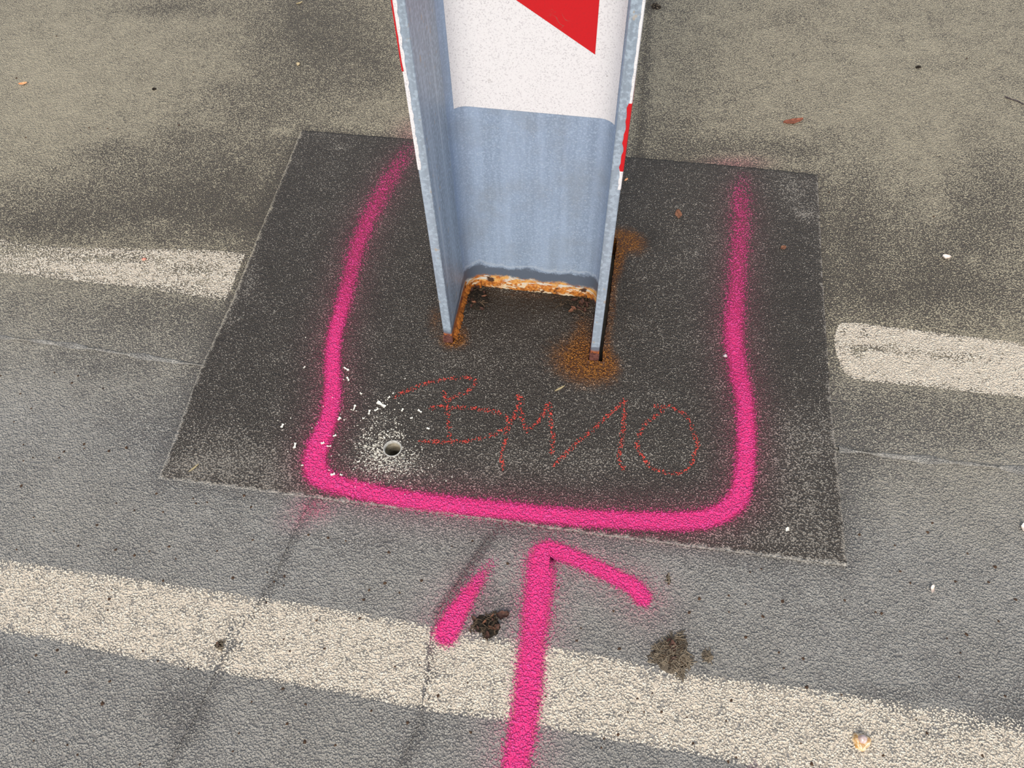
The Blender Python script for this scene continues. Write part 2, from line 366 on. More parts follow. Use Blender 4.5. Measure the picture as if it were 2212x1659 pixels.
# blobs: (x, y, rx, ry, amount) in photo measure
FLOOR_DIRT = [(640,60,120,150,.34),(760,90,120,120,.28),(330,20,70,20,.20),(420,15,80,25,.20),(830,150,60,40,.2),
 (540,225,120,45,.20),(600,330,60,60,.18),(360,380,260,90,.20),(470,420,170,110,.30),(120,440,240,50,.22),(300,480,300,45,.26),(560,470,60,80,.25),(60,500,120,30,.25),
 (250,330,60,30,.15),(420,300,70,20,.14),
 (1950,580,260,120,.28),(1840,480,70,130,.30),(2100,480,140,90,.22),(1620,320,170,26,.30),(1745,335,30,18,.25),(1450,300,90,60,.22),(1480,120,90,130,.12),(1700,30,60,40,.08),(1415,14,26,14,.4),
 (1990,640,230,50,.26),(2150,380,80,80,.16),
 (330,690,240,62,.30),(470,720,90,60,.20),(200,790,140,30,.20),(330,940,80,45,.26),(430,860,60,80,.22),(250,880,120,50,.12),
 (1960,880,200,45,.22),(1870,950,80,80,.20),(2080,940,160,40,.18),(1850,1010,40,120,.20),
 (1150,1150,130,22,.28),(800,1160,90,50,.14),(1000,1180,60,60,.16),(380,1520,70,60,.22),(400,1560,50,60,.18),(2190,1540,70,60,.34),(1930,1500,90,20,.22),
 (1310,1190,70,40,.10),(1060,1310,60,40,.28),(1440,1400,70,40,.20),(900,1590,60,60,.16),(20,1420,60,24,.14),(620,1460,200,16,.08),(850,1390,60,16,.08)]
FLOOR_LIGHT = [(90,200,260,180,.12),(70,860,140,120,.10),(60,1120,200,90,.08),(2130,1150,160,180,.08),(1960,250,220,150,.06),(345,483,24,10,.3),(610,285,30,10,.22),(565,360,24,12,.22),(2015,470,60,26,.14),(2010,430,30,16,.12),(2100,560,20,14,.25)]
PLATE_DIRT = [(470,985,120,70,-.26),(560,1010,120,45,-.22),(400,1015,70,30,-.22),(650,1050,160,24,-.16),(1740,960,75,90,-.32),(1720,1120,110,90,-.30),(1780,1180,70,50,-.14),(1560,1160,120,20,-.18),(1730,420,50,40,-.20),(1690,400,60,26,-.12),(1735,466,22,12,-.45),
 (735,322,18,8,-.35),(690,292,60,10,-.18),(540,600,18,50,-.30),(505,640,20,16,-.3),(500,690,22,20,-.15),(595,890,14,9,-.35),(1510,545,70,40,-.14),(1000,780,90,24,-.10),(1180,1000,300,40,-.12),(1430,860,60,20,-.10),(1290,990,240,26,-.08),(860,1040,220,30,-.14),
 (600,500,70,130,.06),(1700,640,60,140,.10),(1690,800,50,50,.08),(880,480,50,180,.06)]
RUST = [(1262,792,62,38,.70),(1225,765,55,40,.42),(1258,722,26,55,.50),(1290,790,30,22,.85),(1322,640,10,85,.60),(1333,560,16,44,1.0),(1350,522,34,24,1.0),(1378,540,26,24,.35),(1310,730,10,60,.45),(1280,830,60,26,.25),(1320,800,26,26,.35),(980,742,28,17,1.0),(940,695,20,36,.45),(1000,720,14,20,.45),(1115,640,130,8,.22),(1180,650,80,14,.16)]
WET_SHADE = [(1030,640,40,26,.85),(1240,650,50,24,.85),(1130,655,110,22,.50),(1120,690,120,30,.30),(1385,525,50,28,.65),(940,600,26,90,.22),(1350,620,16,110,.30),(1150,740,120,40,.12)]  # wet brown stain and occlusion shade round the post, both as colour
DUST = [(838,905,40,26,.30),(850,990,60,36,.28),(800,960,45,34,.26),(870,1020,120,32,.26),(905,970,40,36,.20),(760,1000,80,40,.18),(760,900,120,60,.12),(955,748,14,8,.45),(760,1085,140,16,.18),(935,905,26,12,.12),(1000,1040,160,24,.12)]
def blobs(Q, L, p=2.0):
    r = np.zeros(len(Q))
    for (x, y, a, b, k) in L: r += k*np.exp(-(((Q[:, 0]-x)/a)**2+((Q[:, 1]-y)/b)**2))
    return r
def pigments(P, plate):
    P = np.asarray(P, float); Q = photo_xy(P); A = ab(P); n = len(P)
    dirt = (np.full(n, 0.66) if plate else np.full(n, 0.15))
    if plate: dirt += blobs(Q, PLATE_DIRT)
    else:
        dirt += 0.85*blobs(Q, FLOOR_DIRT)-blobs(Q, FLOOR_LIGHT)
        for S, w, lo, hi, am in ((S_UP, .012, SB, 9, .30), (S_1, .008, -9, SB, .26), (S_2, .007, -9, SB, .75)):  # seam grooves: shade at the sheet steps darkened in through the dirt value
            m = (A[:, 1] > lo) & (A[:, 1] < hi); da = A[:, 0]-seam_a(S, A[:, 1]); dirt += np.where(m, am*(np.where(A[:, 1] > B2, 1.0, 0.4) if S is S_2 else 1.0)*np.exp(-((da-0.004)/w)**2), 0)
        dp = seg_dist(P, np.vstack([PLATE, PLATE[:1]])); dirt += 0.22*np.exp(-(dp/0.02)**2)
    warm = np.clip((A[:, 1]-SB+0.16)/0.40, 0, 1)
    pink = np.zeros(n)
    for g, k in zip(GB, (0.26, 0.34, 0.34)):
        d, v = seg_dist(P, g[:, :2], g[:, 2:]); e = np.maximum(d-v[:, 0]*0.8, 0)
        pink = np.maximum(pink, np.minimum(v[:, 1], 1)*k*np.exp(-(e/0.022)**1.1))
    if not plate: pink = np.maximum(pink, blobs(Q, [(680,1098,45,26,.45),(640,1130,40,20,.15),(1590,352,60,14,.25),(900,290,40,30,.25),(1632,1646,12,8,.7)]))
    white = 1.1*blobs(Q, DUST) if plate else blobs(Q, [(850,1130,130,26,.14)])
    rust = blobs(Q, RUST) if plate else np.zeros(n)
    dark = np.clip(blobs(Q, WET_SHADE), 0, .9) if plate else np.zeros(n)
    black = np.zeros(n)
    if plate:
        d = seg_dist(P, np.vstack([PLATE, PLATE[:1]])); white += 0
        L = (P-POST_XY) @ np.column_stack([UA, UB])
    pl = np.full(n, 1.0 if plate else 0.0)
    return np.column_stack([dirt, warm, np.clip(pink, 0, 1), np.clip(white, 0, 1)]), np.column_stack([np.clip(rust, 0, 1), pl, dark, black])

# ------------------------------------------------------------------ floor
def box(name, x0, x1, y0, y1, z0, z1, m, parent=None):
    v = [(x, y, z) for z in (z0, z1) for y in (y0, y1) for x in (x0, x1)]
    return mesh_obj(name, v, [(0, 2, 3, 1), (4, 5, 7, 6), (0, 1, 5, 4), (2, 6, 7, 3), (0, 4, 6, 2), (1, 3, 7, 5)], m, parent)
floor = box('floor', -6, 6, -5, 8, -0.30, -0.10, MAT_CONCRETE); floor['kind'] = 'structure'
floor['label'] = 'grit-coated pavement with seams, stains and cream road lines'

A_MIN, A_MAX, B_MIN, B_MAX = -2.6, 2.4, -0.9, 3.2
plate_in = []
def panel(fa0, fa1, b0, b1, z, label):
    step = 0.009
    bs = np.arange(b0, b1+step*0.5, (b1-b0)/max(2, round((b1-b0)/step)))
    wmax = max(fa1(b)-fa0(b) for b in (b0, b1, (b0+b1)/2)); na = max(2, int(wmax/step))
    us = np.linspace(0, 1, na+1); a0 = np.array([float(fa0(b)) for b in bs]); a1 = np.array([float(fa1(b)) for b in bs])
    A = a0[:, None]+(a1-a0)[:, None]*us[None]; B = np.repeat(bs[:, None], na+1, 1)
    P = xy(np.column_stack([A.ravel(), B.ravel()])); n = na+1; nb = len(bs)
    idx = np.arange(n*nb).reshape(nb, n)
    F4 = np.stack([idx[:-1, :-1], idx[:-1, 1:], idx[1:, 1:], idx[1:, :-1]], -1).reshape(-1, 4)
    cen = P[F4].mean(1); d = seg_dist(cen, np.vstack([PLATE, PLATE[:1]])); keep = ~(inside(cen, PLATE) & (d > 0.03)); F4 = F4[keep]
    V = np.column_stack([P, np.full(len(P), z)])
    # skirt all round, so the edge of each sheet has thickness
    ring = np.concatenate([idx[0, :], idx[1:, -1], idx[-1, -2::-1], idx[-2:0:-1, 0]]); base = len(V)
    V = np.vstack([V, np.column_stack([P[ring], np.full(len(ring), z-0.012)])])
    k = np.arange(len(ring)); S = np.column_stack([ring, base+k, base+(k+1) % len(ring), np.roll(ring, -1)])
    o = mesh_obj('coating_panel', V, [tuple(f) for f in F4]+[tuple(f) for f in S], MAT_COAT, floor)
    W_, S_ = pigments(V[:, :2], False); set_attr(o, 'wear', W_); set_attr(o, 'stain', S_)
    o['label'] = label
    return o
c = lambda v: (lambda b: v)
s = lambda S: (lambda b: float(seam_a(S, b)))
panel(c(A_MIN), s(S_UP), SB, B_MAX, Z_UL, 'olive-grey coating sheet left of and behind the post')
panel(s(S_UP), c(A_MAX), SB, B_MAX, Z_UR, 'olive-grey coating sheet right of the post')
panel(c(A_MIN), s(S_1), B_MIN, SB, Z_1, 'grey coating sheet in the lower left')
panel(s(S_1), s(S_2), B_MIN, SB, Z_2, 'narrow grey coating sheet left of the arrow')
panel(s(S_2), c(A_MAX), B_MIN, SB, Z_3, 'grey coating sheet under the arrow and to its right')
# lighter bead of coating along the lap between the two rows
bead_v, bead_f = [], []
for k, a in enumerate(np.arange(-1.9, 1.9, 0.012)):
    w = 0.004+0.0025*math.sin(a*37)+0.0015*math.sin(a*91+1); off = 0.003*math.sin(a*11)
    for (db, z) in ((-w+off, 0.0), (off, 0.0045), (w+off, 0.002)):
        p = xy([[a, SB+db]])[0]; bead_v.append((p[0], p[1], z+float(floor_z(p[None]-UB*0.02)[0])*0.5))
bead_v = np.array(bead_v)
for k in range(len(bead_v)//3-1):
    m = bead_v[3*k+1][:2][None]
    if inside(m, PLATE)[0]: continue
    for j in (0, 1): bead_f.append((3*k+j, 3*k+3+j, 3*k+4+j, 3*k+1+j))
bead = mesh_obj('lap_seam', bead_v, bead_f, MAT_COAT, floor, True)
W_, S_ = pigments(bead_v[:, :2], False); W_[:, 0] = np.where(np.abs(np.sin(bead_v[:, 0]*23)) > .3, -0.05, 0.2); W_[:, 1] = 0
set_attr(bead, 'wear', W_); set_attr(bead, 'stain', S_); bead['label'] = 'pale raised lap seam between two coating sheets'

# ------------------------------------------------------------------ dark plate with drilled hole and slots round the flanges
HOLE = at2((848,969), PLATE_H); HOLE_R = 0.0142
plate = None
def loop(c, r, n=28): return [c+r*np.array([math.cos(2*math.pi*i/n), math.sin(2*math.pi*i/n)]) for i in range(n)]
def loc2w(L): L = np.asarray(L); return POST_XY + L[:, :1]*UA + L[:, 1:]*UB
def slot(x0, x1, y0, y1, jit):
    pts = []
    def run(a, b, n):
        for i in range(n): t = i/n; pts.append(np.array(a)*(1-t)+np.array(b)*t + RNG.normal(0, jit, 2))
    run((x0, y0), (x1, y0), 5); run((x1, y0), (x1, y1), 44); run((x1, y1), (x0, y1), 5); run((x0, y1), (x0, y0), 44)
    return loc2w(pts)
hx, hy = POST_H/2, POST_B/2
SLOT_R = slot(hx-TF-0.0025, hx+0.0075, -hy-0.0035, hy+0.002, 0.0007)
SLOT_L = slot(-hx-0.0012, -hx+TF+0.0012, -hy-0.001, hy+0.001, 0.0004)
SLOT_W = loc2w([(-hx+TF+0.004, -TW/2+0.0005), (hx-TF-0.004, -TW/2+0.0005), (hx-TF-0.004, TW/2), (-hx+TF+0.004, TW/2)])
def build_plate():
    global plate
    n_e = []
    for i in range(len(PLATE)):
        a, b = PLATE[i], PLATE[(i+1) % len(PLATE)]; k = max(1, int(np.hypot(*(b-a))/0.006))
        for j in range(k): n_e.append(a+(b-a)*j/k)
    outer = np.array(n_e); outer += RNG.normal(0, 0.0005, outer.shape)
    loops = [outer, np.array(loop(HOLE, HOLE_R)), SLOT_R, SLOT_L]
    lo, hi = PLATE.min(0), PLATE.max(0)
    gx, gy = np.meshgrid(np.arange(lo[0], hi[0], 0.0065), np.arange(lo[1], hi[1], 0.0065)); G = np.column_stack([gx.ravel(), gy.ravel()])
    G += RNG.uniform(-0.0012, 0.0012, G.shape)
    ok = inside(G, outer)
    for L in loops: ok &= seg_dist(G, np.vstack([L, L[:1]])) > 0.0032
    for L in loops[1:]: ok &= ~inside(G, L)
    G = G[ok]
    pts = np.vstack(loops+[G]); edges = []; off = 0; rings = []
    for L in loops:
        k = len(L); edges += [(off+i, off+(i+1) % k) for i in range(k)]; rings.append(list(range(off, off+k))); off += k
    V2, E2, F2, ov, oe, of = delaunay_2d_cdt([Vector(p) for p in pts.tolist()], edges, [], 0, 1e-7)
    V2 = np.array([(v.x, v.y) for v in V2]); F2 = np.array(F2)
    cen = V2[F2].mean(1); keep = inside(cen, outer)
    for L in loops[1:]: keep &= ~inside(cen, L)
    F2 = F2[keep]
    Z = plate_z(V2); V = np.column_stack([V2, Z]); faces = [tuple(f) for f in F2]
    inv = {}
    for i, o_ in enumerate(ov):
        for q in o_: inv[q] = i
    walls = []
    for r, depth in zip(rings, (0.012, 0.004, 0.05, 0.05)):
        r = [inv[q] for q in r]; base = len(V)
        low = V[r].copy(); low[:, 2] -= depth; V = np.vstack([V, low]); k = len(r); walls.append((base, k))
        faces += [(r[i], r[(i+1) % k], base+(i+1) % k, base+i) for i in range(k)]
    plate = mesh_obj('base_plate', V, faces, MAT_COAT)
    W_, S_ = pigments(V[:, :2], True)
    for (b, k), kind in zip(walls, ('edge', 'hole', 'slot', 'slot')):
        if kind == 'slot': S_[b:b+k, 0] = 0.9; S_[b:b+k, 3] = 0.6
        if kind == 'edge': pass
    # near and left edges lightened: the light they catch, put into the colour
    d = seg_dist(V[:, :2], np.vstack([PLATE[10:], PLATE[:1]])); m = d < 0.0035; W_[m, 0] -= 0.75; S_[m, 1] = 0.40
    d = seg_dist(V[:, :2], np.vstack([PLATE[5:11]])); m = (d < 0.003) & (RNG.random(len(d)) < 0.75); W_[m, 0] -= 0.6
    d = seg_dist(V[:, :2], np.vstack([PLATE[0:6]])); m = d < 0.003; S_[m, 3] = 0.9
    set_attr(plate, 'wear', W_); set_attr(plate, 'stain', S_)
build_plate()
tag(plate, 'dark grit-coated square base plate let into the pavement around the steel post', 'base plate')
# drilled hole: rim and bore
zr = float(plate_z(HOLE[None])[0])
def tube(name, c, rings, m, parent, n=32, cap=False):
    v, f = [], []
    for (r, z) in rings:
        for i in range(n): a = 2*math.pi*i/n; v.append((c[0]+r*math.cos(a), c[1]+r*math.sin(a), z))
    for k in range(len(rings)-1):
        for i in range(n): f.append((k*n+i, k*n+(i+1) % n, (k+1)*n+(i+1) % n, (k+1)*n+i))
    if cap: f.append(tuple(range((len(rings)-1)*n, len(rings)*n)))
    return mesh_obj(name, v, f, m, parent, True)
o = tube('hole_rim', HOLE, [(HOLE_R+0.0022, zr-0.001), (HOLE_R+0.0012, zr+0.0009), (HOLE_R-0.0004, zr+0.0007), (HOLE_R-0.0008, zr-0.006)], MAT_RIM, plate); o['label'] = 'pale chipped rim of the drilled hole'
o = tube('drill_hole', HOLE, [(HOLE_R-0.0006, zr-0.005), (HOLE_R-0.0008, zr-0.03), (HOLE_R-0.0005, zr-0.06), (HOLE_R-0.001, -0.098)], MAT_CORE, plate, cap=True); o['label'] = 'round hole drilled through the plate'

# ------------------------------------------------------------------ paint
def ribbon(name, st, m, parent, wide=1.5, step=0.005, nc=13, caps=(True, True), z0=0.0, lift=0.0005, prof=1.5, clip=None):
    """draped film of paint; st rows: x, y, half width, density (metres)"""
    L = smooth_line(st, step); T = np.gradient(L[:, :2], axis=0); T /= np.linalg.norm(T, axis=1)[:, None]+1e-12; N = np.column_stack([-T[:, 1], T[:, 0]])
    rows = []
    def row(p, n, w, dens, sc): rows.append((p, n, w, dens, sc))
    w0, w1 = L[0, 2]*wide, L[-1, 2]*wide
    if caps[0]:
        for t in (1.0, .85, .65, .42, .2): rows.append((L[0, :2]-T[0]*w0*t, N[0], L[0, 2], L[0, 3], t))
    for i in range(len(L)): rows.append((L[i, :2], N[i], L[i, 2], L[i, 3], 0.0))
    if caps[1]:
        for t in (.2, .42, .65, .85, 1.0): rows.append((L[-1, :2]+T[-1]*w1*t, N[-1], L[-1, 2], L[-1, 3], t))
    V, D, Fc = [], [], []
    for (p, n, w, de, t) in rows:
        ww = w*wide*math.sqrt(max(1-t*t, 0.0004))
        for j in range(nc):
            s_ = (j/(nc-1))*2-1; q = p+n*ww*s_; V.append(q)
            r = math.hypot(s_*ww, t*w*wide)/w
            D.append((de*1.12*math.exp(-(r/0.93)**(prof*1.9)) if r < 1.62 else 0.0))
    V = np.array(V); Z = zsurf(V)+lift
    for i in range(len(rows)-1):
        for j in range(nc-1):
            a = i*nc+j; Fc.append((a, a+1, a+nc+1, a+nc))
    o = mesh_obj(name, np.column_stack([V, Z]), Fc, m, parent, True)
    D = np.array(D); set_attr(o, 'paint', np.column_stack([D, D*0, D*0, np.ones(len(D))]))
    return o
o = ribbon('spray_bracket', GB[0], MAT_PINK, plate, 1.6); o['label'] = 'neon pink spray-painted U-shaped bracket around the post'
arrow = ribbon('spray_arrow', GB[1], MAT_PINK, floor, 1.6); arrow['label'] = 'neon pink spray-painted arrow pointing at the plate'
o = ribbon('arrow_barb', GB[2], MAT_PINK, arrow, 1.6, lift=0.0009); o['label'] = 'short pink left barb of the arrow'

CH = lambda L: [(840+u/3.16, 780+v/3.16) for (u, v) in L]
LETTERS = [('B', [[(40,240),(90,218),(150,193),(240,157),(350,128),(450,116),(540,114),(590,142),(558,190),(505,226),(440,248),(405,268)],
                  [(375,212),(388,260),(400,330),(404,400),(410,470),(422,566)],
                  [(285,325),(340,306),(400,322),(480,320),(600,325),(720,345),(790,375),(818,420),(800,455),(720,500),(620,530),(520,545),(400,552),(300,552),(215,550)]]),
           ('M', [[(780,738),(772,690),(772,640),(785,590),(798,530),(822,440),(858,385),(880,300),(892,246)],
                  [(872,246),(905,250),(905,330),(918,420),(936,478)], [(936,478),(1000,440),(1050,370),(1092,285)], [(1092,285),(1102,360),(1112,450),(1120,540),(1110,625)]]),
           ('1', [[(1132,705),(1200,636),(1300,545),(1400,460),(1500,370),(1560,320),(1618,270)], [(1600,270),(1606,330),(1602,390),(1598,460),(1588,540),(1578,610),(1574,680),(1602,738)]]),
           ('0', [[(1820,305),(1862,352),(1780,398),(1740,450),(1702,520),(1700,590),(1728,650),(1778,715),(1850,755),(1920,762),(2000,760),(2050,722),(2086,650),(2106,565),(2082,510),(2062,430),(2040,385),(1985,345),(1910,305),(1850,318)]])]
for ch, strokes in LETTERS:
    main = None
    for k, stx in enumerate(strokes):
        px = [(x, y, 6.0, 1.0) for (x, y) in CH(stx)]
        o = ribbon('chalk_letter' if main is None else 'chalk_stroke', stroke_ground(px, PLATE_H), MAT_CHALK, plate if main is None else main, 1.25, 0.003, 5, lift=0.0007+0.0002*k)
        if main is None:
            main = o; o['label'] = {'B': 'red chalk letter B', 'M': 'red chalk letter M', '1': 'red chalk digit 1', '0': 'red chalk digit 0'}[ch]

def strip(name, top, bot, label, dens, worn=(), nc=15, step=0.008, ends=(0.0, 0.0)):
    T = smooth_line([at2(p) for p in top], step/3); B = smooth_line([at2(p) for p in bot], step/3)
    def resample(L, n):
        s_ = np.r_[0, np.cumsum(np.hypot(*np.diff(L, axis=0).T))]; q = np.linspace(0, s_[-1], n); return np.column_stack([np.interp(q, s_, L[:, 0]), np.interp(q, s_, L[:, 1])]), s_[-1]
    n = int(np.hypot(*(T[-1]-T[0]))/step); Tn, Ln = resample(T, n); Bn, _ = resample(B, n)
    s_ = np.linspace(0, 1, nc); V = (Tn[:, None]*(1-s_)[None, :, None]+Bn[:, None]*s_[None, :, None]).reshape(-1, 2)
    u = np.repeat(np.linspace(0, 1, n), nc); vv = np.tile(s_, n)
    wdt = np.hypot(*(Tn[n//2]-Bn[n//2])); e = np.minimum(vv, 1-vv)*wdt
    d = dens-0.30*np.exp(-(e/0.006)**2)
    for k, en in enumerate(ends):
        if en: dist = (u if k == 0 else 1-u)*Ln; d -= en*np.exp(-(dist/0.008)**2)
    Q = photo_xy(V); d -= blobs(Q, worn)
    Fc = [(i*nc+j, i*nc+j+1, (i+1)*nc+j+1, (i+1)*nc+j) for i in range(n-1) for j in range(nc-1)]
    V3 = np.column_stack([V, floor_z(V)+0.0004])
    o = mesh_obj(name, V3, Fc, MAT_LINE, floor, True)
    set_attr(o, 'paint', np.column_stack([d, u, vv, np.ones(len(d))])); o['label'] = label
    return o
strip('road_marking', [(-500,455),(-200,492),(0,518),(130,533),(300,538),(420,540),(531,549)], [(-500,524),(-200,563),(0,590),(150,607),(300,624),(400,638),(490,651)],
      'worn cream lane dash left of the plate', 0.74, [(40,540,110,16,.42),(200,560,90,10,.30),(130,590,80,8,.12),(420,582,60,14,.25),(300,560,60,12,.15),(370,620,80,8,.15),(20,575,60,8,.2),(-200,530,200,60,.2)], ends=(0, .15))
strip('road_marking', [(1802,724),(1812,702),(1832,697),(1900,704),(2050,722),(2212,742),(2500,778),(2800,816)], [(1803,752),(1815,790),(1832,812),(1870,823),(2050,842),(2212,861),(2500,897),(2800,934)],
      'thick cream lane dash right of the plate', 0.84, [(1880,752,45,8,.42),(1960,758,50,7,.30),(2060,770,60,8,.42),(1850,762,14,10,.4),(1868,722,10,7,.3),(1822,720,8,6,.3),(2000,830,100,8,.12),(1815,745,6,16,.2)], ends=(.2, 0))
strip('road_marking', [(-500,1128),(-200,1175),(0,1208),(250,1244),(500,1281),(740,1317),(930,1350),(1100,1379),(1300,1416),(1480,1450),(1759,1489),(1921,1512),(2080,1533),(2211,1553),(2500,1596),(2800,1640)],
      [(-500,1282),(-200,1333),(0,1366),(170,1397),(338,1433),(540,1465),(740,1499),(915,1535),(1065,1555),(1280,1592),(1480,1627),(1645,1659),(1900,1702),(2212,1755),(2500,1800),(2800,1850)],
      'long cream solid line across the foreground', 0.76, [(2150,1555,110,22,.35),(1960,1525,70,14,.22),(2000,1600,60,30,.12),(925,1440,10,55,.30),(500,1370,12,40,.25),(560,1310,16,26,.15),(1440,1440,50,22,.35),(1050,1370,50,16,.3),(470,1420,20,30,.12),(1600,1560,160,20,.06)], nc=19)

# ------------------------------------------------------------------ rust specks in the coating
SP = [(0,1099,[(215,55),(345,143),(620,105),(860,10),(1045,20),(500,237),(740,262),(955,272),(860,300),(1080,243),(1125,320),(1390,270),(1615,200),(1975,165),(2100,185),(105,262),(1710,405),(1820,430),(1755,465),(1815,490),(1490,440),(1045,460),(715,518),(700,580),(690,648),(1705,600),(2025,715),(1815,835),(1855,910),(2075,895),(915,910),(1010,975),(1205,1025),(230,937),(365,905),(425,1045),(700,1105),(185,1175),(655,1245),(1610,1235),(1955,1250),(1810,1150),(1835,1375),(1530,1435),(430,1510),(215,1485),(495,1575),(895,1635),(1950,1490),(2145,1515),(1490,1550)]),
 (740,1099,[(20,205),(295,280),(830,205),(700,240),(1055,350),(1380,495),(505,460),(365,535),(135,580),(170,520),(270,475),(1735,655),(1525,765),(1500,845),(1770,895),(335,1010),(490,1000),(800,1115),(610,1195),(1300,1200),(185,1290),(415,1370),(820,1430),(1885,1215),(1825,1300),(1930,1300),(2040,1300),(1980,1180),(1675,1470),(1655,1530),(1760,1445),(2080,435),(2085,480),(1085,915),(1250,1260),(110,700)]),
 (1472,1099,[(1605,90),(1575,150),(1365,235),(1400,400),(1465,475),(510,385),(440,405),(300,555),(410,610),(305,660),(520,690),(645,590),(1045,585),(1280,670),(1240,660),(410,820),(625,920),(780,960),(655,1020),(800,1140),(1025,1190),(1825,805),(1785,920),(1775,1075),(1700,830),(2030,720),(2135,580),(2070,1200),(1965,470),(1755,465),(2005,370),(320,1225),(285,1355),(35,1335),(75,1500),(765,1500),(350,1590),(300,1620),(835,1635),(1290,1580),(1925,1580),(1500,1350),(1570,1435),(115,575),(50,665),(1140,165),(1830,285)]),
 (0,550,[(1060,325),(660,855),(350,755),(150,1215),(210,1300),(150,1320),(540,1210),(540,1240),(380,1300),(410,1260),(700,1255),(810,1235),(1000,1530),(1235,1560),(1255,1590),(1325,1585),(1560,1540),(1605,1615),(745,1590),(135,1480),(200,985),(90,1070),(5,775),(460,820),(500,775),(130,890)]),
 (0,0,[(360,232),(570,818),(690,822),(865,285),(1240,463),(1410,600),(165,880),(105,500),(1145,800)]),
 (1472,0,[(1510,432),(1825,375),(740,515),(1015,720),(1613,1385),(1292,48),(945,1230)])]
sv, sf = [], []
for ox, oy, L in SP:
    for (u, v) in L:
        p = on(ox+u/2.962, oy+v/2.962, 0.0012); r = random.uniform(0.0014, 0.0028); b = len(sv); k = 7
        for i in range(k):
            a = 2*math.pi*i/k; q = r*random.uniform(0.6, 1.35); sv.append((p.x+q*math.cos(a), p.y+q*math.sin(a), p.z-0.001))
        sv.append((p.x, p.y, p.z+0.0008))
        for i in range(k): sf.append((b+i, b+(i+1) % k, b+k))
o = mesh_obj('rust_specks', sv, sf, MAT_SPECK, floor, True); o['kind'] = 'stuff'; o['label'] = 'small brown rust specks scattered in the coating'

# ------------------------------------------------------------------ steel post: wide-flange beam with reflective sheets
post = thing('steel_post', (POST_XY[0], POST_XY[1], PLATE_H), AZ)
tag(post, 'upright galvanised steel H-beam post with red and white sheeting and a rusted foot', 'post')
TOP, BOT = 1.55, -0.11
def extrude(name, prof, z0, z1, m, parent, nz=1, smooth=False):
    n = len(prof); zs = np.linspace(z0, z1, nz+1); v = [(x, y, z) for z in zs for (x, y) in prof]; f = []
    for k in range(nz): f += [(k*n+i, k*n+(i+1) % n, (k+1)*n+(i+1) % n, (k+1)*n+i) for i in range(n)]
    f += [tuple(range(n))[::-1], tuple(range(nz*n, nz*n+n))]
    o = mesh_obj(name, v, f, m, parent)
    if smooth:
        for p in o.data.polygons: p.use_smooth = len(p.vertices) == 4
        o.data.set_sharp_from_angle(angle=math.radians(50))
    return o
def arc(cx_, cy_, r, a0, a1, n): return [(cx_+r*math.cos(math.radians(a0+(a1-a0)*i/n)), cy_+r*math.sin(math.radians(a0+(a1-a0)*i/n))) for i in range(n+1)]
def rrect(x0, x1, y0, y1, r):
    return arc(x0+r, y0+r, r, 180, 270, 4)+arc(x1-r, y0+r, r, 270, 360, 4)+arc(x1-r, y1-r, r, 0, 90, 4)+arc(x0+r, y1-r, r, 90, 180, 4)
for sgn, lab in ((-1, 'left flange of the post'), (1, 'right flange of the post')):
    x0, x1 = sorted((sgn*hx, sgn*(hx-TF))); o = extrude('flange', rrect(x0, x1, -hy, hy, 0.0022), BOT, TOP, MAT_FLANGE, post, 1, True); o['label'] = lab
ix = hx-TF
def web_profile():
    w = TW/2; R = RAD; p = []
    p += arc(-ix+R, -w-R, R, 180, 90, 8)                # near left root
    p += arc(ix-R, -w-R, R, 90, 0, 8)                   # near right root
    p += [(ix, w+R)]
    p += arc(ix-R, w+R, R, 0, -90, 8)[1:]
    p += arc(-ix+R, w+R, R, 270, 180, 8)
    return p
web = extrude('web', web_profile(), BOT, TOP, MAT_STEEL, post, 1, True)
# white sheet on the web, running round the two root fillets, with red stripes
def sheet(name, u0, u1, zfun, m, parent, off, nu=40):
    w = TW/2; R = RAD; path = arc(-ix+R, -w-R, R, 180, 90, 10)+arc(ix-R, -w-R, R, 90, 0, 10)
    nrm = [(-math.cos(math.radians(180-9*i)), -math.sin(math.radians(180-9*i))) for i in range(11)]+[(-math.cos(math.radians(90-9*i)), -math.sin(math.radians(90-9*i))) for i in range(11)]
    P = np.array(path); Nn = np.array(nrm); s_ = np.r_[0, np.cumsum(np.hypot(*np.diff(P, axis=0).T))]; Lt = s_[-1]
    us = np.linspace(u0, u1, nu); v = []; f = []
    for u in us:
        x, y = np.interp(u*Lt, s_, P[:, 0]), np.interp(u*Lt, s_, P[:, 1]); nx, ny = np.interp(u*Lt, s_, Nn[:, 0]), np.interp(u*Lt, s_, Nn[:, 1])
        z0, z1 = zfun(u)
        for o_ in (off, off-0.0006):
            v += [(x+nx*o_, y+ny*o_, z0), (x+nx*o_, y+ny*o_, z1)]
    for i in range(nu-1):
        a = 4*i; b = a+4; f += [(a, b, b+1, a+1), (a+2, a+3, b+3, b+2), (a, a+2, b+2, b), (a+1, b+1, b+3, a+3)]
    f += [(0, 1, 3, 2), (4*nu-4, 4*nu-2, 4*nu-1, 4*nu-3)]
    o = mesh_obj(name, v, f, m, parent, True); o.data.set_sharp_from_angle(angle=math.radians(40)); return o
SHEET_Z0 = 0.405
wsheet = sheet('reflective_sheet', 0.07, 0.945, lambda u: (SHEET_Z0, TOP-0.05), MAT_WHITE, post, 0.0009); wsheet['label'] = 'white reflective sheet on the web of the post'
